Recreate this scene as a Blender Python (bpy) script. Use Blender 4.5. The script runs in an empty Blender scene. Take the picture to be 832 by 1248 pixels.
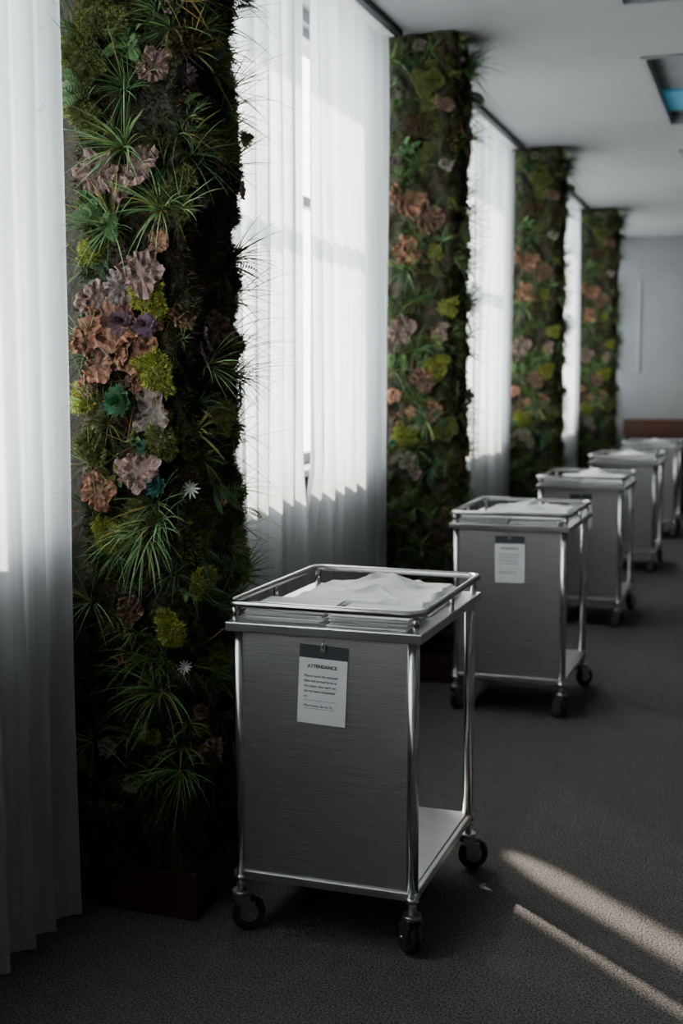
import bpy, bmesh, math, random
from mathutils import Vector, Matrix, noise, Euler
R = random.Random(7)
S = bpy.context.scene
COL = S.collection
CEIL = 3.255

# ---------------------------------------------------------------- materials
def mat(name):
    m = bpy.data.materials.new(name); m.use_nodes = True
    nt = m.node_tree
    b = nt.nodes['Principled BSDF']
    return m, nt, b
def N(nt, t, **kw):
    n = nt.nodes.new(t)
    for k, v in kw.items():
        if k in n.inputs: n.inputs[k].default_value = v
        else: setattr(n, k, v)
    return n
def noisy(name, c1, c2, scale=10, rough=.6, metal=0, bump=0, bscale=None, stretch=(1,1,1), detail=4, coords='Object'):
    m, nt, b = mat(name)
    tc = N(nt, 'ShaderNodeTexCoord'); mp = N(nt, 'ShaderNodeMapping')
    mp.inputs['Scale'].default_value = stretch
    nt.links.new(tc.outputs[coords], mp.inputs['Vector'])
    n = N(nt, 'ShaderNodeTexNoise', Scale=scale, Detail=detail)
    nt.links.new(mp.outputs[0], n.inputs['Vector'])
    r = N(nt, 'ShaderNodeValToRGB')
    r.color_ramp.elements[0].position = .3; r.color_ramp.elements[1].position = .7
    r.color_ramp.elements[0].color = (*c1, 1); r.color_ramp.elements[1].color = (*c2, 1)
    nt.links.new(n.outputs['Fac'], r.inputs[0]); nt.links.new(r.outputs[0], b.inputs['Base Color'])
    b.inputs['Roughness'].default_value = rough; b.inputs['Metallic'].default_value = metal
    if bump:
        n2 = N(nt, 'ShaderNodeTexNoise', Scale=bscale or scale, Detail=3)
        nt.links.new(mp.outputs[0], n2.inputs['Vector'])
        bp = N(nt, 'ShaderNodeBump', Strength=bump, Distance=.01)
        nt.links.new(n2.outputs['Fac'], bp.inputs['Height']); nt.links.new(bp.outputs[0], b.inputs['Normal'])
    return m
M = {}
def carpet():
    m = noisy('carpet_grey', (.022,.021,.021), (.175,.167,.164), 170, .95, 0, 1, 150, detail=5)
    nt=m.node_tree; r=[n for n in nt.nodes if n.type=='VALTORGB'][0]; r.color_ramp.elements[0].position=.34; r.color_ramp.elements[1].position=.66
    # broad, faint wear variation
    b=nt.nodes['Principled BSDF']; tc=N(nt,'ShaderNodeTexCoord'); n=N(nt,'ShaderNodeTexNoise',Scale=14,Detail=6,Roughness=.7)
    nt.links.new(tc.outputs['Object'],n.inputs['Vector']); mr=N(nt,'ShaderNodeMapRange'); mr.inputs['To Min'].default_value=.72; mr.inputs['To Max'].default_value=1.28
    nt.links.new(n.outputs['Fac'],mr.inputs['Value']); vm=N(nt,'ShaderNodeVectorMath',operation='SCALE')
    nt.links.new(r.outputs[0],vm.inputs[0]); nt.links.new(mr.outputs[0],vm.inputs['Scale']); nt.links.new(vm.outputs[0],b.inputs['Base Color'])
    b.inputs['Specular IOR Level'].default_value=.2
    return m
M['carpet'] = carpet()
M['wall'] = noisy('wall_paint', (.27,.275,.28), (.31,.315,.32), 3, .85)
M['wall_dark'] = noisy('wall_panelling_dark', (.13,.125,.12), (.17,.165,.16), 3, .8)
M['ceil'] = noisy('ceiling_paint', (.34,.343,.345), (.38,.383,.385), 2, .9)
M['frame'] = noisy('window_frame_metal', (.3,.31,.32), (.36,.37,.38), 6, .5, .1)
M['track'] = noisy('dark_track', (.02,.02,.022), (.03,.03,.032), 6, .5, .3)
M['plinth'] = noisy('plinth_wood', (.035,.012,.009), (.07,.021,.014), 4, .5, 0, .1, 30, (1,1,8))
M['wood'] = noisy('sideboard_wood', (.06,.022,.014), (.10,.036,.022), 3, .45, 0, .1, 20, (1,8,8))
M['darkwood'] = noisy('dark_wood', (.012,.009,.009), (.02,.014,.013), 3, .5, 0, .1, 20, (1,8,8))
M['steel'] = noisy('brushed_steel', (.50,.50,.495), (.68,.68,.675), 6, .38, 1, .12, 40, (1,1,40))
M['steel_side'] = noisy('satin_steel', (.6,.6,.6), (.72,.72,.72), 12, .28, 1, .03, 60)
M['tube'] = noisy('polished_tube', (.55,.55,.54), (.66,.66,.65), 8, .18, 1)
M['rubber'] = noisy('caster_rubber', (.012,.012,.013), (.02,.02,.021), 30, .55)
M['zinc'] = noisy('caster_zinc', (.3,.3,.31), (.42,.42,.43), 20, .35, 1)
M['linen'] = noisy('white_linen', (.86,.865,.87), (.92,.925,.93), 8, .9, 0, .15, 300)
M['paper'] = noisy('white_paper', (.80,.81,.82), (.88,.88,.89), 5, .8)
M['header'] = noisy('tag_header', (.035,.045,.05), (.05,.06,.065), 20, .6)
M['ink'] = noisy('ink', (.03,.03,.035), (.06,.06,.065), 20, .8)
M['soil'] = noisy('soil_core', (.008,.007,.005), (.022,.018,.01), 25, .95, 0, 1, 60)

# curtain
def curtain_mat():
    m = bpy.data.materials.new('sheer_fabric'); m.use_nodes = True; nt = m.node_tree
    nt.nodes.clear()
    out = N(nt,'ShaderNodeOutputMaterial')
    d = N(nt,'ShaderNodeBsdfDiffuse'); d.inputs[0].default_value=(.62,.635,.64,1)
    t = N(nt,'ShaderNodeBsdfTranslucent')
    tr = N(nt,'ShaderNodeBsdfTransparent'); tr.inputs[0].default_value=(1,1,1,1)
    tc = N(nt,'ShaderNodeTexCoord'); mp=N(nt,'ShaderNodeMapping'); mp.inputs['Scale'].default_value=(60,60,1.0)
    nz = N(nt,'ShaderNodeTexNoise', Scale=4, Detail=3)
    nt.links.new(tc.outputs['Object'], mp.inputs[0]); nt.links.new(mp.outputs[0], nz.inputs['Vector'])
    # fold shading put into the cloth colour: lighter and darker vertical bands
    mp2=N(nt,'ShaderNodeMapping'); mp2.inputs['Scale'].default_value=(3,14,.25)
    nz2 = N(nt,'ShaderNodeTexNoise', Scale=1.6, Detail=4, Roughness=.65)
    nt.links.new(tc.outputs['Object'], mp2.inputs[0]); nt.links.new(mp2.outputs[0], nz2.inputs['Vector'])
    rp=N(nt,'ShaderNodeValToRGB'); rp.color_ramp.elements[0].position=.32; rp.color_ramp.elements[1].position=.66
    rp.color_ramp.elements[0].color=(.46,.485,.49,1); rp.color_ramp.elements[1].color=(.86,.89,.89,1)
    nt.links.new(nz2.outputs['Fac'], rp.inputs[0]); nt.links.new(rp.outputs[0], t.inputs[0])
    mr = N(nt,'ShaderNodeMapRange'); mr.inputs['To Min'].default_value=.48; mr.inputs['To Max'].default_value=.66
    nt.links.new(nz.outputs['Fac'], mr.inputs['Value'])
    m1 = N(nt,'ShaderNodeMixShader'); nt.links.new(mr.outputs[0], m1.inputs[0])
    nt.links.new(d.outputs[0], m1.inputs[1]); nt.links.new(t.outputs[0], m1.inputs[2])
    m2 = N(nt,'ShaderNodeMixShader'); m2.inputs[0].default_value=.025
    nt.links.new(m1.outputs[0], m2.inputs[1]); nt.links.new(tr.outputs[0], m2.inputs[2])
    nt.links.new(m2.outputs[0], out.inputs['Surface'])
    return m
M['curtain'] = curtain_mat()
def foliage_mat():
    m, nt, b = mat('foliage')
    a = N(nt,'ShaderNodeAttribute'); a.attribute_name='leafcol'
    nz = N(nt,'ShaderNodeTexNoise', Scale=60, Detail=2)
    tc = N(nt,'ShaderNodeTexCoord'); nt.links.new(tc.outputs['Object'], nz.inputs['Vector'])
    mr = N(nt,'ShaderNodeMapRange'); mr.inputs['To Min'].default_value=.6; mr.inputs['To Max'].default_value=1.4
    nt.links.new(nz.outputs['Fac'], mr.inputs['Value'])
    vm = N(nt,'ShaderNodeVectorMath', operation='SCALE')
    nt.links.new(a.outputs['Color'], vm.inputs[0]); nt.links.new(mr.outputs[0], vm.inputs['Scale'])
    nt.links.new(vm.outputs[0], b.inputs['Base Color']); b.inputs['Roughness'].default_value=.6
    b.inputs['Specular IOR Level'].default_value=.3
    return m
M['foliage'] = foliage_mat()

# ---------------------------------------------------------------- builders
class B:
    def __init__(s): s.bm = bmesh.new(); s.mats = []
    def mi(s, m):
        if m not in s.mats: s.mats.append(m)
        return s.mats.index(m)
    def box(s, x0,x1,y0,y1,z0,z1, m, rot=None):
        vs = [s.bm.verts.new(p) for p in ((x0,y0,z0),(x1,y0,z0),(x1,y1,z0),(x0,y1,z0),(x0,y0,z1),(x1,y0,z1),(x1,y1,z1),(x0,y1,z1))]
        i = s.mi(m)
        for f in ((0,3,2,1),(4,5,6,7),(0,1,5,4),(1,2,6,5),(2,3,7,6),(3,0,4,7)):
            s.bm.faces.new([vs[k] for k in f]).material_index = i
        if rot is not None:
            bmesh.ops.transform(s.bm, matrix=rot, verts=vs)
        return s
    def cyl(s, p0, p1, r, m, seg=20, r2=None):
        p0=Vector(p0); p1=Vector(p1); d=p1-p0
        q = d.to_track_quat('Z','Y').to_matrix().to_4x4()
        mt = Matrix.Translation((p0+p1)/2) @ q
        res = bmesh.ops.create_cone(s.bm, cap_ends=True, segments=seg, radius1=r, radius2=r if r2 is None else r2, depth=d.length, matrix=mt)
        i=s.mi(m)
        fs=set(f for v in res['verts'] for f in v.link_faces)
        for f in fs:
            f.material_index=i; f.smooth = len(f.verts)==4
        return s
    def torus(s, c, axis, Rr, r, m, seg=28, sub=10):
        q = Vector(axis).to_track_quat('Z','Y').to_matrix(); i=s.mi(m); c=Vector(c)
        rings=[]
        for a in range(seg):
            t=2*math.pi*a/seg; ring=[]
            for b in range(sub):
                u=2*math.pi*b/sub
                ring.append(s.bm.verts.new(c+q@Vector(((Rr+r*math.cos(u))*math.cos(t),(Rr+r*math.cos(u))*math.sin(t),r*1.25*math.sin(u)))))
            rings.append(ring)
        for a in range(seg):
            for b in range(sub):
                f=s.bm.faces.new((rings[a][b],rings[(a+1)%seg][b],rings[(a+1)%seg][(b+1)%sub],rings[a][(b+1)%sub])); f.material_index=i; f.smooth=True
    def sweep(s, pts, r, m, sub=10, closed=True):
        pts=[Vector(p) for p in pts]; n=len(pts); i=s.mi(m); rings=[]
        for k in range(n):
            a=pts[k-1] if (closed or k>0) else pts[k]; b=pts[(k+1)%n] if (closed or k<n-1) else pts[k]
            t=(b-a).normalized(); up=Vector((0,0,1)) if abs(t.z)<.9 else Vector((1,0,0)); sd=t.cross(up).normalized(); up=sd.cross(t)
            rings.append([s.bm.verts.new(pts[k]+sd*r*math.cos(2*math.pi*j/sub)+up*r*math.sin(2*math.pi*j/sub)) for j in range(sub)])
        for k in range(n if closed else n-1):
            for j in range(sub):
                f=s.bm.faces.new((rings[k][j],rings[k][(j+1)%sub],rings[(k+1)%n][(j+1)%sub],rings[(k+1)%n][j])); f.material_index=i; f.smooth=True
    def mesh(s, name):
        bmesh.ops.recalc_face_normals(s.bm, faces=s.bm.faces)
        me=bpy.data.meshes.new(name); s.bm.to_mesh(me); s.bm.free()
        for m in s.mats: me.materials.append(M[m])
        return me
    def obj(s, name, parent=None, bevel=0):
        return link(name, s.mesh(name), parent, bevel)
def link(name, me, parent=None, bevel=0):
    o=bpy.data.objects.new(name, me); COL.objects.link(o)
    if parent: o.parent=parent
    if bevel:
        bv=o.modifiers.new('bevel','BEVEL'); bv.width=bevel; bv.segments=2; bv.limit_method='ANGLE'
    return o
def empty(name, loc, rz=0):
    e=bpy.data.objects.new(name,None); COL.objects.link(e); e.location=loc; e.rotation_euler=(0,0,rz); e.empty_display_size=.1
    return e

# ---------------------------------------------------------------- room
YB, YF, XR = -2.6, 15.3, 4.2
XW = -2.10       # inner plane of window wall
PIL = [(-0.0), 3.08, 6.05, 9.2, 12.6]   # front face y of each column
PD = .36
B().box(-2.4,XR+.1,YB-.1,YF+.1,-.1,0,'carpet').obj('floor')
# ceiling with recesses for the light troughs
tro=[(4.1,5.89),(6.9,8.67),(9.7,11.47),(12.5,14.27),(1.3,3.07)]
tro.sort()
c=B(); c.box(-2.4,-.7,YB-.1,YF+.1,CEIL,CEIL+.15,'ceil'); c.box(-.1,XR+.1,YB-.1,YF+.1,CEIL,CEIL+.15,'ceil')
yy=YB-.1
for a,b in tro:
    c.box(-.7,-.1,yy,a,CEIL,CEIL+.15,'ceil'); yy=b
c.box(-.7,-.1,yy,YF+.1,CEIL,CEIL+.15,'ceil')
c.obj('ceiling')
mL,ntL,bL = mat('panel_sky_reflection'); bL.inputs['Base Color'].default_value=(.06,.3,.45,1); bL.inputs['Emission Color'].default_value=(.05,.25,.38,1); bL.inputs['Emission Strength'].default_value=.3; M['blue']=mL  # weak blue glow painted on the unlit panel as reflected sky
M['lens']=noisy('panel_lens',(.26,.28,.3),(.32,.34,.36),5,.4)
M['tframe']=noisy('panel_trim',(.25,.26,.27),(.3,.31,.32),5,.5)
for a,b in tro:
    t=B(); z=CEIL
    t.box(-.7,-.1,a,b,z+.06,z+.14,'lens')
    t.box(-.69,-.11,a+(b-a)*.60,a+(b-a)*.9,z+.045,z+.06,'blue')
    for x0,x1,y0,y1 in ((-.72,-.695,a-.02,b+.02),(-.105,-.08,a-.02,b+.02),(-.695,-.105,a-.02,a+.005),(-.695,-.105,b-.005,b+.02)):
        t.box(x0,x1,y0,y1,z-.012,z+.10,'tframe')
    t.obj('ceiling_light_panel')
B().box(XR,XR+.1,YB,YF,0,CEIL,'wall_dark').obj('wall_right')
B().box(-2.3,XR,YF,YF+.1,0,CEIL,'wall').obj('wall_far')
B().box(-2.3,XR,YB-.1,YB,0,CEIL,'wall').obj('wall_back')
# window wall
SILL, HEAD = 1.15, 3.2
w=B(); w.box(-2.22,XW,YB,YF,0,SILL,'wall_dark'); w.box(-2.22,XW,YB,YF,HEAD,CEIL,'wall')
for y in PIL: w.box(-2.22,XW,y-.02,y+PD+.02,SILL,HEAD,'wall')
w.obj('wall_left')
edges=[(YB,PIL[0]-.02)]+[(PIL[i]+PD+.02,PIL[i+1]-.02) for i in range(4)]+[(PIL[4]+PD+.02,YF)]
for i,(a,b) in enumerate(edges):
    f=B(); x0,x1=-2.19,-2.14
    f.box(x0,x1,a,b,SILL,SILL+.05,'frame'); f.box(x0,x1,a,b,HEAD-.04,HEAD,'frame'); f.box(x0,x1,a,b,2.38,2.43,'frame')
    for y in (a, b-.05, a+(b-a)*.36): f.box(x0,x1,y,y+.05,SILL,HEAD,'frame')
    f.box(XW-.02,-1.965,a,b,SILL-.03,SILL,'frame')  # deep ledge, added to keep sky light off the lower curtain
    f.obj('window_%d'%(i+1), bevel=.004)
B().box(XR-.015,XR,YB,YF,0,.1,'darkwood').obj('baseboard_right')
B().box(-1.5,XR-.02,YF-.015,YF,0,.1,'darkwood').obj('baseboard_far')
for i,(a,b) in enumerate(edges):
    B().box(-1.805,-1.77,a+.03,b-.03,CEIL-.03,CEIL-.001,'track').obj('trim_%d'%(i+1))
B().box(-1.56,-1.52,YF-.02,YF,1.66,2.75,'ceil').obj('trim_7', bevel=.004)  # pale strip standing in for a streak of sunlight on the wall

# ---------------------------------------------------------------- curtains
CX=-1.862
def curtain(y0,y1,seed,close=0):
    """close: +1/-1 = the panel edge swings towards its neighbour below sill height"""
    rr=random.Random(seed); L=y1-y0
    ny=max(12,int(L/.007)); nz=40; z0,z1=.015,CEIL-.035
    ph=[]; p=rr.uniform(0,6)
    for j in range(ny+1):
        y=y0+L*j/ny
        per=.125*(1+.7*noise.noise(Vector((y*3.7,seed*1.7,0))))
        p+= (L/ny)/per*2*math.pi; ph.append(p)
    vs=[];fs=[]
    for k in range(nz+1):
        z=z0+(z1-z0)*k/nz; h=1-k/nz
        wz=min(1,max(0,(1.22-z)/.35)); wz=wz*wz*(3-2*wz)
        for j in range(ny+1):
            y=y0+L*j/ny
            amp=(.020+.012*h)*(1+.9*noise.noise(Vector((y*3.3,z*.35,seed))))
            a=ph[j]+.9*noise.noise(Vector((y*1.5,z*.6,seed+5)))
            sn=math.sin(a); sn=sn*(.65+.35*abs(sn))
            x=CX+amp*sn+.010*noise.noise(Vector((y*1.6,z*.4,seed+9)))+.004*noise.noise(Vector((y*25,z*1.2,seed)))
            x=min(x,-1.815) if z>3 else x
            x=max(x,-1.95)
            yo=.012*h*noise.noise(Vector((y*4,z*.8,seed+3)))+.012*math.cos(a)
            yy=min(max(y+yo,y0-.01),y1+.01)
            if close>0: yy+=.10*wz*(j/ny)**6
            if close<0: yy-=.10*wz*(1-j/ny)**6; 
            if close<0: x-=.012*wz*(1-j/ny)**6
            vs.append((x,yy,z))
    for k in range(nz):
        for j in range(ny):
            a=k*(ny+1)+j; fs.append((a,a+1,a+ny+2,a+ny+1))
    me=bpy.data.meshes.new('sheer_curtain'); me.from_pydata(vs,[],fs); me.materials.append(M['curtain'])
    for p in me.polygons: p.use_smooth=True
    link('sheer_curtain',me)
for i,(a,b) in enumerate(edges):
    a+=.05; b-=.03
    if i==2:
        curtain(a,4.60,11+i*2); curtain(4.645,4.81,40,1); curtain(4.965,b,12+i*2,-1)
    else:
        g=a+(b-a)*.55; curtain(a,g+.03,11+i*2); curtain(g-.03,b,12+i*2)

# ---------------------------------------------------------------- living wall columns
class Acc:
    def __init__(s): s.v=[]; s.f=[]; s.c=[]
    def tri(s,a,b,c,col):
        n=len(s.v); s.v+= [a,b,c]; s.f.append((n,n+1,n+2)); s.c.append(col)
    def strip(s, L, Rr, col):
        n=len(s.v); k=len(L)
        for a,b in zip(L,Rr): s.v+= [a,b]
        for i in range(k-1):
            s.f.append((n+2*i,n+2*i+1,n+2*i+3,n+2*i+2)); s.c.append(col)
W1=.34; RC=.045
def surf(s,z):
    """path round the column: front (left->right), corner, room side, corner, back"""
    a=W1-RC; q=math.pi/2*RC
    if s<a: p=Vector((-W1+s,0,z)); n=Vector((0,-1,0))
    elif s<a+q:
        t=(s-a)/RC; p=Vector((-RC+RC*math.sin(t),RC-RC*math.cos(t),z)); n=Vector((math.sin(t),-math.cos(t),0))
    elif s<a+q+(PD-2*RC):
        p=Vector((0,RC+(s-a-q),z)); n=Vector((1,0,0))
    else:
        t=min((s-a-q-(PD-2*RC))/RC,math.pi/2); e=max(0,s-a-2*q-(PD-2*RC))
        p=Vector((-RC+RC*math.cos(t)-e,PD-RC+RC*math.sin(t),z)); n=Vector((math.cos(t),math.sin(t),0))
    return p,n
STOT=W1-RC+math.pi*RC+(PD-2*RC)+W1-RC
def vary(c,a=.25,rr=R):
    k=1+rr.uniform(-a,a); return (c[0]*k*(1+rr.uniform(-.12,.12)),c[1]*k,c[2]*k*(1+rr.uniform(-.15,.15)),1)
MOSS=[(.024,.026,.008),(.05,.06,.012),(.036,.022,.012),(.016,.022,.008),(.06,.075,.012)]
def build_column(seed, fuzz, dens, hand):
    rr=random.Random(seed); A=Acc(); Z0,Z1=.14,CEIL-.01
    def hgt(s,z): return .034*noise.noise(Vector((s*7,z*5,seed)))+.022*noise.noise(Vector((s*20,z*18,seed+4)))-.004
    def P(s,z):
        p,n=surf(s,z); return p+n*hgt(s,z),n
    # base skin
    ns,nz=80,240; st=len(A.v)
    for k in range(nz+1):
        for j in range(ns+1):
            s=STOT*j/ns; z=Z0+(Z1-Z0)*k/nz; p,_=P(s,z); A.v.append(p)
    for k in range(nz):
        for j in range(ns):
            a=st+k*(ns+1)+j; A.f.append((a,a+1,a+ns+2,a+ns+1))
            q=noise.noise(Vector((j*.12,k*.09,seed+2)))
            cc=MOSS[0] if q<-.1 else MOSS[2] if q<.15 else MOSS[3]
            A.c.append(vary(cc,.3,rr))
    def basis(n):
        up=Vector((0,0,1)); t=up.cross(n).normalized(); return t,up
    def mosscol(s,z):
        q=noise.noise(Vector((s*6,z*5,seed+20)))+.3*noise.noise(Vector((s*30,z*30,seed)))
        k=.35+.65*min(1,max(0,(z-.15)/1.0)) # shade below the sill painted in: moss darker towards the plinth
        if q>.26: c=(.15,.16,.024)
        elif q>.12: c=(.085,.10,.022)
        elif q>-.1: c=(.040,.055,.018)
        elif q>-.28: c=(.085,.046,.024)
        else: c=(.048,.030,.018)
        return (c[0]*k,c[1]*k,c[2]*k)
    for _ in range(fuzz):
        s=rr.uniform(0,STOT); z=rr.uniform(Z0,Z1)
        p,n=P(s,z); t,up=basis(n)
        d=(n+t*rr.uniform(-.9,.9)+up*rr.uniform(-.9,.9)).normalized(); l=rr.uniform(.008,.026)
        w=t.cross(d) if rr.random()<.5 else t
        w=(w+up*rr.uniform(-.8,.8)).normalized()*rr.uniform(.0012,.003)
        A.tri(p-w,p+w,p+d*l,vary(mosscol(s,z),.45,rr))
    def blade(p,d,l,w,col,droop,seg=6):
        sd=d.cross(Vector((rr.uniform(-1,1),rr.uniform(-1,1),rr.uniform(-1,1)))).normalized()
        L=[];Q=[]; pos=p.copy(); dd=d.copy()
        for i in range(seg+1):
            t=i/seg; ww=w*(1-t)**.7*(.6+.4*min(1,t*4)) if i<seg else w*.03
            L.append(pos-sd*ww); Q.append(pos+sd*ww)
            pos=pos+dd*(l/seg); dd=(dd+Vector((0,0,-droop/seg))).normalized()
        A.strip(L,Q,col)
    def tuft(s,z,size,n,col,droop=.8,w=.0022,dirz=.35):
        p,nn=P(s,z); t,up=basis(nn); p=p-nn*.005
        for _ in range(n):
            a=rr.uniform(0,2*math.pi); e=rr.uniform(.25,1.5)
            d=(nn*rr.uniform(.35,1.1)+t*math.cos(a)*e*.85+up*(math.sin(a)*e*.75+dirz)).normalized()
            c=vary(col,.35,rr)
            if rr.random()<.14: c=(c[1]*1.0,c[1]*.75,c[2]*.6,1)   # dry blades
            blade(p+t*rr.uniform(-.01,.01),d,size*rr.uniform(.5,1.05),w*rr.uniform(.6,1.2),c,droop*rr.uniform(.5,1.4))
    def mound(s,z,r,col,n=None,lift=0):
        p,nn=P(s,z); t,up=basis(nn); p=p+nn*lift
        subs=[(0,0,1)]+[(rr.uniform(-.8,.8),rr.uniform(-.8,.8),rr.uniform(.4,.7)) for _ in range(5)]
        for (ox,oz,sc) in subs:
            r_=r*sc*.8; pc=p+t*ox*r+up*oz*r
            base=len(A.v); K=10;J=5
            for j in range(J+1):
                ph=math.pi/2*j/J
                for k in range(K):
                    th=2*math.pi*k/K; rd=r_*(1+.15*rr.uniform(-1,1))
                    A.v.append(pc+(t*math.cos(th)+up*math.sin(th)*.9)*rd*math.cos(ph)+nn*(rd*.55*math.sin(ph)-.004))
            for j in range(J):
                for k in range(K):
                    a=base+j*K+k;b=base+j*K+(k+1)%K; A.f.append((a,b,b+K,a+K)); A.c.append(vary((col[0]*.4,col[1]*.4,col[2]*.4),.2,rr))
            for _ in range(int((n or 900*(r/.04)**1.5)*sc*sc*.6)):
                th=rr.uniform(0,2*math.pi); ph=math.asin(rr.uniform(0,1))
                dn=((t*math.cos(th)+up*math.sin(th)*.9)*math.cos(ph)+nn*math.sin(ph)).normalized()
                q=pc+(t*math.cos(th)+up*math.sin(th)*.9)*r_*math.cos(ph)+nn*(r_*.55*math.sin(ph))
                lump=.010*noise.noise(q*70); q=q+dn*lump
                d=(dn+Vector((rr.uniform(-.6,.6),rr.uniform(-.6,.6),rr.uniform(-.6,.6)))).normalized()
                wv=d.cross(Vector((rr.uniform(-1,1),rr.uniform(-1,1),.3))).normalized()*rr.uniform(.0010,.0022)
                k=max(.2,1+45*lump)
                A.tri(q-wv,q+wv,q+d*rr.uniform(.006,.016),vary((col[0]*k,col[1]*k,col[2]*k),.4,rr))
    def leaf(p,d,nrm,l,w,col,curl=.3):
        sd=d.cross(nrm).normalized(); nr=sd.cross(d).normalized()
        C=[];L=[];Q=[]
        for t,ww in ((0,.12),(.2,.7),(.45,1),(.7,.8),(.88,.42),(1,.04)):
            c=p+d*(l*t)+nr*(-curl*l*t*t)
            C.append(c); L.append(c-sd*w*ww+nr*w*.25*ww); Q.append(c+sd*w*ww+nr*w*.25*ww)
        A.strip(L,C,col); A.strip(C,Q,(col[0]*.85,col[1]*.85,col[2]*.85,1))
    def rosette(s,z,size,col,layers=5,pw=.30,lift=0):
        p,nn=P(s,z); p=p+nn*lift; t,up=basis(nn); nn2=(nn+up*rr.uniform(0,.4)+t*rr.uniform(-.3,.3)).normalized(); t=up.cross(nn2).normalized(); u2=nn2.cross(t)
        for ly in range(layers):
            k=11+ (1 if ly%2 else 0)-ly; fl=ly/(layers-.5)
            for i in range(k):
                a=2*math.pi*(i+.5*(ly%2))/k+rr.uniform(-.1,.1)
                rad=t*math.cos(a)+u2*math.sin(a)
                d=(rad*(1-fl*.75)+nn2*(.15+fl*.9)).normalized()
                leaf(p+nn2*(.014+.006*ly),d,nn2,size*(1-.5*fl)*rr.uniform(.9,1.1),size*pw*(1-.4*fl)*.8,vary((col[0]*(.75+.7*fl),col[1]*(.75+.7*fl),col[2]*(.75+.7*fl)),.15,rr),-.25)
    def plate(s,z,size,col,lift=0):
        # crinkled dried bracket / lichen rosette
        p,nn=P(s,z); p=p+nn*lift; t,up=basis(nn); ax=(nn+up*rr.uniform(-.1,.6)+t*rr.uniform(-.4,.4)).normalized(); t=up.cross(ax).normalized(); u2=ax.cross(t)
        K=54; rings=[(0,0),(.2,.05),(.4,.12),(.6,.17),(.78,.2),(.92,.2),(1,.15)]; base=len(A.v); off=rr.uniform(0,50); ph=rr.uniform(0,6)
        H=[]
        for r_,h_ in rings:
            for k in range(K):
                a=2*math.pi*k/K; cx,cy=math.cos(a),math.sin(a)
                nzv=noise.noise(Vector((cx*1.3+off,cy*1.3,r_))); nf=noise.noise(Vector((cx*5+off,cy*5,r_*2)))
                wob=1+(.40*nzv+.20*nf)*r_
                cr=noise.noise(Vector((cx*r_*4+off,cy*r_*4,off)))
                hh=h_*size*.35+size*.32*cr*min(1,r_*2)+size*.16*r_*r_*nf
                H.append(cr+nf*.5)
                A.v.append(p+(t*cx+u2*cy)*size*r_*wob+ax*(hh+.010))
        for j in range(len(rings)-1):
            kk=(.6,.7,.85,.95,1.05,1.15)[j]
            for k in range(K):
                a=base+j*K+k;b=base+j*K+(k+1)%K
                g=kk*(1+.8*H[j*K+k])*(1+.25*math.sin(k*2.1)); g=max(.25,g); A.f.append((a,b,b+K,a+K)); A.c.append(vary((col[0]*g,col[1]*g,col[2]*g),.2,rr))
    def clump(s,z,size,n,col,asp=.3):
        p,nn=P(s,z); t,up=basis(nn)
        for _ in range(n):
            a=rr.uniform(0,2*math.pi); e=rr.uniform(.2,1)
            d=(nn*rr.uniform(.3,1)+t*math.cos(a)*e+up*(math.sin(a)*e+.15)).normalized()
            leaf(p+t*rr.uniform(-.02,.02)+up*rr.uniform(-.02,.02),d,(nn+up*.5).normalized(),size*rr.uniform(.5,1.1),size*asp*rr.uniform(.7,1.2),vary(col,.3,rr),rr.uniform(.1,.6))
    def fern(s,z,size,n,col):
        p,nn=P(s,z); t,up=basis(nn)
        for _ in range(n):
            a=rr.uniform(-.4,math.pi+.4); d=(nn*rr.uniform(.5,1)+t*math.cos(a)+up*math.sin(a)*.8).normalized()
            pos=p.copy(); K=13; c=vary(col,.25,rr)
            for i in range(K):
                pos=pos+d*(size/K); d=(d+Vector((0,0,-.09))).normalized()
                sd=d.cross(nn+up*.3).normalized(); ll=size*.24*math.sin(math.pi*(i+1.5)/(K+2))
                for sg in (-1,1):
                    leaf(pos,(sd*sg+d*.5).normalized(),nn,ll,ll*.2,c,.15)
    def flower(s,z,size,col=(.62,.66,.6)):
        p,nn=P(s,z); t,up=basis(nn); p=p+nn*.035
        for i in range(11):
            a=2*math.pi*i/11; d=(t*math.cos(a)+up*math.sin(a)+nn*rr.uniform(.1,.6)).normalized()
            leaf(p,d,nn,size*rr.uniform(.7,1.1),size*.10,vary(col,.1,rr),-.1)
    def twigs(s,z,size,n,col):
        p,nn=P(s,z); t,up=basis(nn)
        for _ in range(n):
            d=(nn*rr.uniform(.3,.9)+t*rr.uniform(-1,1)+up*rr.uniform(-.8,.9)).normalized()
            blade(p+t*rr.uniform(-.03,.03),d,size*rr.uniform(.6,1.1),.0013,vary(col,.2,rr),rr.uniform(-.5,.7),7)
    GR=(.11,.22,.075); GRL=(.24,.40,.16); DK=(.045,.10,.042); TE=(.05,.16,.095); OL=(.17,.19,.05)
    MV=(.25,.16,.14); BR=(.27,.13,.08); PU=(.17,.11,.14); YG=(.31,.34,.05); RED=(.19,.06,.035); GY=(.20,.16,.14)
    F=dict(tuft=tuft,mound=mound,plate=plate,rosette=rosette,clump=clump,fern=fern,flower=flower,twigs=twigs)
    pal=dict(GR=GR,GRL=GRL,DK=DK,TE=TE,OL=OL,MV=MV,BR=BR,PU=PU,YG=YG,RED=RED,GY=GY)
    for h in hand:
        kw=dict(lift=.022) if h[0] in ('plate','mound','rosette') else {}
        F[h[0]](*[pal[x] if isinstance(x,str) else x for x in h[1:]],**kw)
    def rs(): return rr.uniform(.0,STOT*.80)
    def rz(): return .3+2.9*rr.random()**.85
    D=dens
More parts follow.
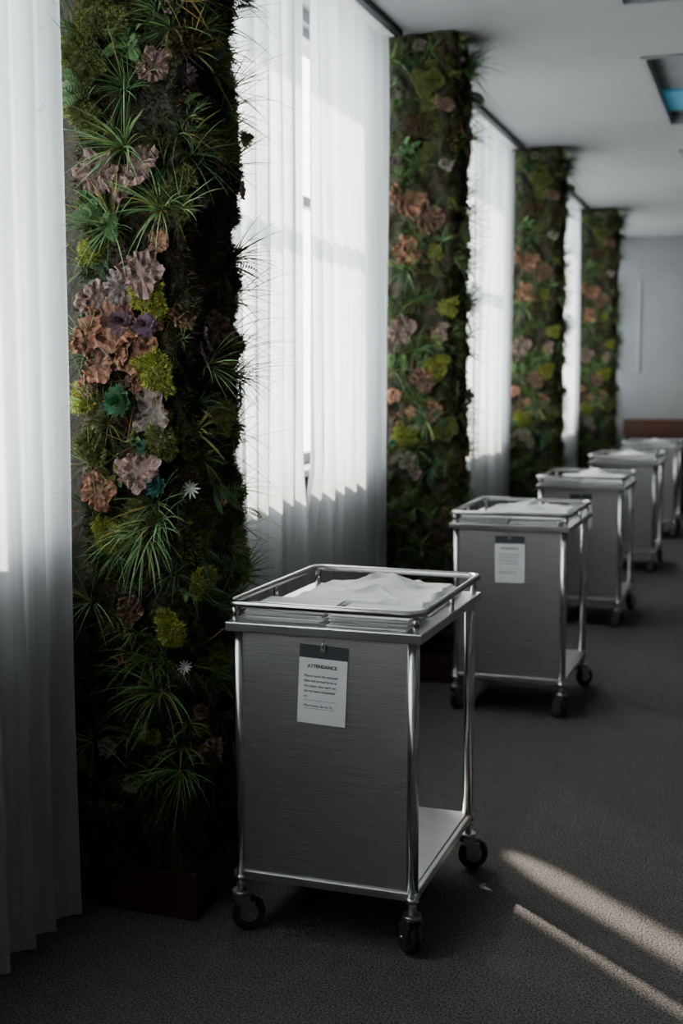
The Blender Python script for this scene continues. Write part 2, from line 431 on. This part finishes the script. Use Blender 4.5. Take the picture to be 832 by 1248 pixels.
    for _ in range(int(50*D)): mound(rs(),rz(),rr.uniform(.025,.06),rr.choice([YG,OL,OL,(.10,.07,.03),(.07,.09,.02),(.07,.09,.02),(.05,.065,.018)]),None if D>.9 else 300)
    for _ in range(int(48*D)): plate(rs(),rz(),rr.uniform(.022,.05),rr.choice([MV,BR,GY,(.12,.07,.045),(.12,.07,.045),(.10,.055,.035)]),.006)
    for _ in range(int(10*D)): rosette(rs(),rz(),rr.uniform(.022,.038),rr.choice([PU,TE,GR,(.14,.2,.12)]))
    for _ in range(int(46*D)): clump(rs(),rz(),rr.uniform(.022,.045),rr.randint(8,14),rr.choice([GR,DK,DK,DK,GR,OL,BR]),rr.uniform(.10,.24))
    for _ in range(int(14*D)): fern(rs(),rz(),rr.uniform(.07,.12),rr.randint(2,5),rr.choice([GR,DK,DK]))
    for _ in range(int(100*D)): 
        s_,z_=rs(),rz()
        small = D>.95 and s_<W1 and 1.25<z_<1.9      # keep the bracket / succulent patch readable
        tuft(s_,z_,rr.uniform(.05,.08) if small else rr.uniform(.09,.20),rr.randint(10,18) if small else rr.randint(22,42),rr.choice([GR,GRL,DK,OL,GR]),rr.uniform(.3,1.3),.0022)
    for _ in range(int(30*D)): twigs(rs(),rz(),rr.uniform(.08,.18),8,rr.choice([(.33,.2,.06),(.2,.13,.06),(.12,.08,.05)]))
    # tufts hanging over the edges of the column
    for _ in range(int(42*D)): tuft(rr.choice([rr.uniform(0,.03),rr.uniform(W1+.22,W1+.40),rr.uniform(W1+.22,W1+.40)]),rz(),rr.uniform(.14,.27),24,rr.choice([GR,GRL,DK]),rr.uniform(.2,1.0),.0019)
    me=bpy.data.meshes.new('plants'); me.from_pydata([tuple(v) for v in A.v],[],A.f)
    at=me.attributes.new('leafcol','FLOAT_COLOR','FACE')
    flat=[]
    for c in A.c: flat.extend(c)
    at.data.foreach_set('color',flat)
    me.materials.append(M['foliage'])
    return me
def H(kind,u,v,*a):   # front-face coordinates (m from left edge, height)
    return (kind,(u-80)*.00215,2.577-v*.002306)+a
hand=[H('tuft',150,170,.22,70,'GRL',.7,.003),H('tuft',130,262,.21,80,'GRL',.9,.003),H('tuft',200,245,.19,60,'GRL',1.0,.0028),
 H('tuft',215,35,.2,50,'GR',.6,.0024),H('tuft',165,640,.22,100,'GRL',1.5,.0026,.1),H('tuft',190,620,.18,60,'GRL',1.2,.0026),
 H('tuft',190,830,.24,70,'GR',1.2),H('tuft',215,930,.22,60,'GR',1.0),H('tuft',170,790,.22,50,'GR',1.2),H('tuft',120,500,.14,40,'OL',.7),H('tuft',150,100,.2,50,'GR',.7),
 H('plate',180,195,.065,'MV'),H('plate',120,200,.06,'MV'),H('plate',150,215,.05,'MV'),H('plate',180,318,.065,'MV'),H('plate',135,375,.085,'BR'),H('plate',110,350,.055,'MV'),H('plate',165,410,.065,'BR'),
 H('plate',190,485,.07,'GY'),H('plate',175,555,.065,'MV'),H('plate',115,580,.05,'BR'),H('plate',100,400,.05,'BR'),H('plate',150,335,.05,'GY'),H('plate',120,430,.05,'BR'),H('plate',140,410,.06,'BR'),
 H('rosette',187,383,.042,(.22,.14,.19)),H('rosette',148,378,.045,(.24,.15,.17)),H('rosette',150,470,.055,(.06,.20,.09)),H('rosette',200,572,.04,(.07,.24,.19)),H('rosette',182,528,.026,'TE'),
 H('mound',185,345,.055,'YG'),H('mound',197,436,.058,'YG'),H('mound',120,637,.055,'YG'),H('mound',165,612,.05,'OL'),H('mound',212,750,.05,'YG'),H('mound',205,520,.05,'OL'),H('mound',100,525,.05,'OL'),
 H('mound',100,70,.07,'OL'),H('mound',120,20,.07,'OL'),H('mound',100,130,.05,'OL'),H('mound',245,690,.05,'YG'),
 H('clump',110,575,.05,8,'RED'),H('clump',160,45,.05,16,'GR'),H('clump',100,240,.05,12,'GR'),H('clump',100,345,.045,12,'TE'),H('clump',130,560,.06,12,'OL',.15),
 H('flower',232,574,.034),H('flower',226,792,.026),H('twigs',215,375,.12,12,(.42,.26,.06)),H('twigs',110,470,.12,16,(.3,.22,.08)),H('twigs',160,520,.14,16,(.35,.22,.07))]
hand2=[('tuft',.15,z,.18,55,'GR',1.0,.003) for z in (1.7,1.95,2.25,1.45,.9,2.6,1.2)]+[('plate',.1,2.45,.09,'BR'),('plate',.2,2.35,.08,(.15,.085,.055)),('plate',.12,2.2,.08,'BR'),('plate',.08,1.8,.07,'MV'),('plate',.2,1.55,.06,(.15,.085,.055)),('plate',.25,1.4,.05,'BR'),('mound',.25,1.6,.07,'YG'),('mound',.1,1.25,.07,'YG'),('mound',.3,1.3,.06,'OL'),('clump',.22,1.6,.07,10,'RED'),('clump',.1,2.7,.06,14,'GR'),('tuft',.22,1.1,.18,60,'TE',1.2,.004),('mound',.15,2.8,.07,(.10,.07,.03)),('mound',.2,3.0,.07,'OL'),('tuft',.1,2.1,.2,60,'GRL',1.0,.004),('tuft',.2,1.35,.2,60,'GRL',1.0,.004)]
meA=build_column(3,75000,1.0,hand)
meB=build_column(29,30000,.9,hand2)
soil=B().box(-.57,-.03,.03,PD-.03,.12,CEIL-.002,'soil').mesh('planting_core')
pl=B().box(-.33,.0,-.005,PD+.005,0,.14,'plinth').box(-.57,-.33,.02,PD-.02,0,.14,'plinth').mesh('plinth')
for i,y in enumerate(PIL):
    e=empty('living_wall_column',(-1.515,y,0))
    link('plants', meA if i==1 else meB, e)
    link('planting_core',soil,e); link('plinth',pl,e,.004)

# ---------------------------------------------------------------- carts
WX,DY=.25,.32      # half spacing of legs
def rrect(hx,hy,r,z,n=7):
    pts=[]
    for cx,cy,a0 in ((hx-r,hy-r,0),(-hx+r,hy-r,90),(-hx+r,-hy+r,180),(hx-r,-hy+r,270)):
        for i in range(n+1):
            a=math.radians(a0+90*i/n); pts.append((cx+r*math.cos(a),cy+r*math.sin(a),z))
    return pts
fr=B()
for sx in (-1,1):
    for sy in (-1,1):
        fr.cyl((sx*WX,sy*DY,.165),(sx*WX,sy*DY,.872),.0165,'tube',24)
        fr.cyl((sx*WX,sy*DY,.15),(sx*WX,sy*DY,.168),.02,'tube',24)
        fr.cyl((sx*(WX+.008),sy*(DY+.01),.89),(sx*(WX+.008),sy*(DY+.01),.940),.009,'tube',16)
for sx in (-1,1):
    fr.cyl((sx*(WX+.022),0,.89),(sx*(WX+.022),0,.94),.007,'tube',14)
fr.sweep(rrect(WX+.024,DY+.028,.04,.943),.0105,'tube',12)
fr_me=fr.mesh('frame')
pn=B()
pn.box(-WX-.03,WX+.03,-DY-.03,DY+.03,.866,.892,'steel_side')
pn.box(-WX-.018,WX+.018,-DY-.014,-DY+.004,.158,.182,'steel_side')
pn.box(-WX-.018,WX+.018,DY-.004,DY+.014,.158,.182,'steel_side')
pn.box(-WX-.014,-WX+.004,-DY-.012,DY+.012,.158,.182,'steel_side'); pn.box(WX-.004,WX+.014,-DY-.012,DY+.012,.158,.182,'steel_side')
pn.box(-WX,WX,-DY,DY,.172,.186,'steel_side')
pn_me=pn.mesh('deck_and_shelf')
fp=B().box(-WX+.005,WX-.005,-DY-.008,-DY+.006,.183,.866,'steel')
fp_me=fp.mesh('front_panel')
def caster_mesh():
    c=B(); c.cyl((0,0,.118),(0,0,.155),.012,'zinc'); c.cyl((0,0,.106),(0,0,.12),.026,'zinc')
    for sx in (-1,1):
        c.box(sx*.0205-.0018,sx*.0205+.0018,-.018,.02,.085,.11,'zinc')
        c.box(sx*.0205-.0018,sx*.0205+.0018,-.010,.034,.042,.09,'zinc')
    c.torus((0,.02,.05),(1,0,0),.038,.012,'rubber'); c.cyl((-.011,.02,.05),(.011,.02,.05),.040,'rubber',28); c.cyl((-.0125,.02,.05),(.0125,.02,.05),.026,'zinc',24)
    c.cyl((-.026,.02,.05),(.026,.02,.05),.006,'zinc',12)
    return c.mesh('caster')
cs_me=caster_mesh()
def cloth_layer(vs,fs,seed,ax,ay,ox,oy,z0,th,pkh,rot):
    n=70; base=len(vs); cr,sr=math.cos(rot),math.sin(rot)
    for j in range(n+1):
        for i in range(n+1):
            u=i/n*2-1; v=j/n*2-1
            e=min(1,(1-max(abs(u),abs(v)))*12); e=e*e*(3-2*e)
            pk=math.exp(-((u-.05)**2*5+(v-.25)**2*4))
            z=th*min(1,e*1.3)+pkh*pk*e
            q=Vector((u*1.1+v*.5,v*1.0-u*.3,seed))
            ridge=max(0,1-abs(noise.noise(q*1.6))*6)**1.5
            z+=e*(pkh*.7*ridge*(.3+pk)+pkh*.35*noise.noise(q*1.2)+.0018*noise.noise(q*6))
            wx=.012*noise.noise(Vector((v*3,seed,0))); wy=.012*noise.noise(Vector((u*3,seed,4)))
            x=u*ax+wx*u; y=v*ay+wy*v
            vs.append((ox+x*cr-y*sr,oy+x*sr+y*cr,max(z0,z0+z)))
    for j in range(n):
        for i in range(n):
            a=base+j*(n+1)+i; fs.append((a,a+1,a+n+2,a+n+1))
def cloth(seed):
    vs=[];fs=[]
    # two folded sheets lying flat, a looser one on top
    cloth_layer(vs,fs,seed+1,.225,.205,.006,.095,.8935,.012,.001,.02)
    cloth_layer(vs,fs,seed+2,.215,.202,.012,.090,.9035,.010,.002,-.03)
    cloth_layer(vs,fs,seed,.205,.200,.014,.088,.9125,.010,.026,.04)
    me=bpy.data.meshes.new('linen'); me.from_pydata(vs,[],fs); me.materials.append(M['linen'])
    for p in me.polygons: p.use_smooth=True
    return me
def papers(seed):
    rr=random.Random(seed); p=B()
    for cx,w,n in ((-.125,.225,8),(.118,.225,7)):
        for k in range(n):
            rot=Matrix.Translation((cx+rr.uniform(-.010,.010),-.238+rr.uniform(-.012,.012),.893+k*.0046))@Matrix.Rotation(rr.uniform(-.07,.07),4,'Z')
            p.box(-w/2,w/2,-.075,.11,0,.0026,'paper',rot)
    return p.mesh('paper_stack')
# tag
tg=B()
tg.box(-.069,.069,-.0015,0,-.215,0,'paper'); tg.box(-.069,.069,-.0022,.0004,-.034,.002,'header')
tg.torus((0,-.004,.004),(1,0,0),.010,.0016,'tube',18,8)
tg.cyl((0,-.007,-.008),(0,.002,-.008),.006,'zinc',14)
tg.box(-.007,.007,-.006,-.002,-.012,.006,'zinc')
tg_me=tg.mesh('tag_card')
def text_mesh(lines):
    dg=bpy.context.evaluated_depsgraph_get(); out=[]
    for body,size,x,z in lines:
        cu=bpy.data.curves.new('t','FONT'); cu.body=body; cu.size=size; cu.align_x='LEFT'; cu.offset=.00012 if size<.012 else .0004
        o=bpy.data.objects.new('t',cu); COL.objects.link(o); dg.update()
        me=bpy.data.meshes.new_from_object(o.evaluated_get(bpy.context.evaluated_depsgraph_get()))
        me.transform(Matrix.Translation((x,-.0026,z))@Matrix.Rotation(math.pi/2,4,'X'))
        bpy.data.objects.remove(o); out.append(me)
    bm=bmesh.new()
    for m in out: bm.from_mesh(m)
    me=bpy.data.meshes.new('printed_text'); bm.to_mesh(me); me.materials.append(M['ink']); return me
tx_me=text_mesh([('ATTENDANCE',.0128,-.044,-.060),('Please return the enclosed',.0088,-.052,-.086),('linen and printed forms to',.0088,-.052,-.100),('the station after each use.',.0088,-.052,-.114),('Do not leave unattended',.0088,-.052,-.128),('or',.0088,-.052,-.142),('______________________',.0085,-.052,-.150),('Ward items, set no. 12',.0088,-.052,-.168),('____________________',.0088,-.052,-.172)])
carts=[(3.07,0.0),(5.57,.0),(7.80,.0),(10.17,0),(12.45,0)]
for i,(y,rz) in enumerate(carts):
    e=empty('stainless_steel_cart',(-1.117,y+DY,0),rz)
    link('frame',fr_me,e); link('deck_and_shelf',pn_me,e,.003); link('front_panel',fp_me,e,.002)
    link('linen',cloth(3+i*4),e); link('paper_stack',papers(i),e)
    k=0
    for sx in (-1,1):
        for sy in (-1,1):
            k+=1; o=link('caster_%d'%k,cs_me,e); o.location=(sx*WX,sy*DY,0); o.rotation_euler=(0,0,[ -.9,2.6,.75,-1.0][k-1]+i*.3)
    g=link('tag_card',tg_me,e); g.location=(0.002,-DY-.0095,.838); g.rotation_euler=(math.radians(-1),math.radians(2 if i==0 else -1),0)
    t=link('printed_text',tx_me,e); t.location=g.location; t.rotation_euler=g.rotation_euler

# ---------------------------------------------------------------- sideboard
sb=B(); x0,x1=-1.62,2.6
sb.box(x0,x1,YF-.5,YF-.03,.06,.9,'darkwood'); sb.box(x0-.02,x1+.02,YF-.53,YF-.02,.9,1.1,'wood'); sb.box(x0+.05,x1-.05,YF-.45,YF-.05,0,.06,'darkwood')
for k in range(6):
    a=x0+.03+k*.7; sb.box(a,a+.64,YF-.515,YF-.5,.1,.86,'darkwood'); sb.cyl((a+.58,YF-.515,.5),(a+.58,YF-.54,.5),.014,'zinc')
sb.obj('wooden_sideboard',bevel=.006)

# ---------------------------------------------------------------- light
wd=bpy.data.worlds.new('overcast_sky'); S.world=wd; wd.use_nodes=True
bg=wd.node_tree.nodes['Background']; bg.inputs[0].default_value=(.91,.96,1,1); bg.inputs[1].default_value=9.2
sd=bpy.data.lights.new('sun','SUN'); sd.energy=19; sd.angle=math.radians(1.7); sd.color=(1,.88,.74)
so=bpy.data.objects.new('sun',sd); COL.objects.link(so)
so.rotation_euler=Vector((1.11,-1.03,-1.06)).to_track_quat('-Z','Y').to_euler(); so.location=(-6,10,6)

# ---------------------------------------------------------------- camera
cd=bpy.data.cameras.new('camera'); co=bpy.data.objects.new('camera',cd); COL.objects.link(co); S.camera=co
co.location=(0,0,1.55); co.rotation_euler=(math.radians(90-6.09),0,math.radians(19.19))
cd.sensor_fit='VERTICAL'; cd.sensor_height=36; cd.sensor_width=24; cd.lens=43.27; cd.clip_end=200
cd.dof.use_dof=True; cd.dof.focus_distance=3.25; cd.dof.aperture_fstop=2.6
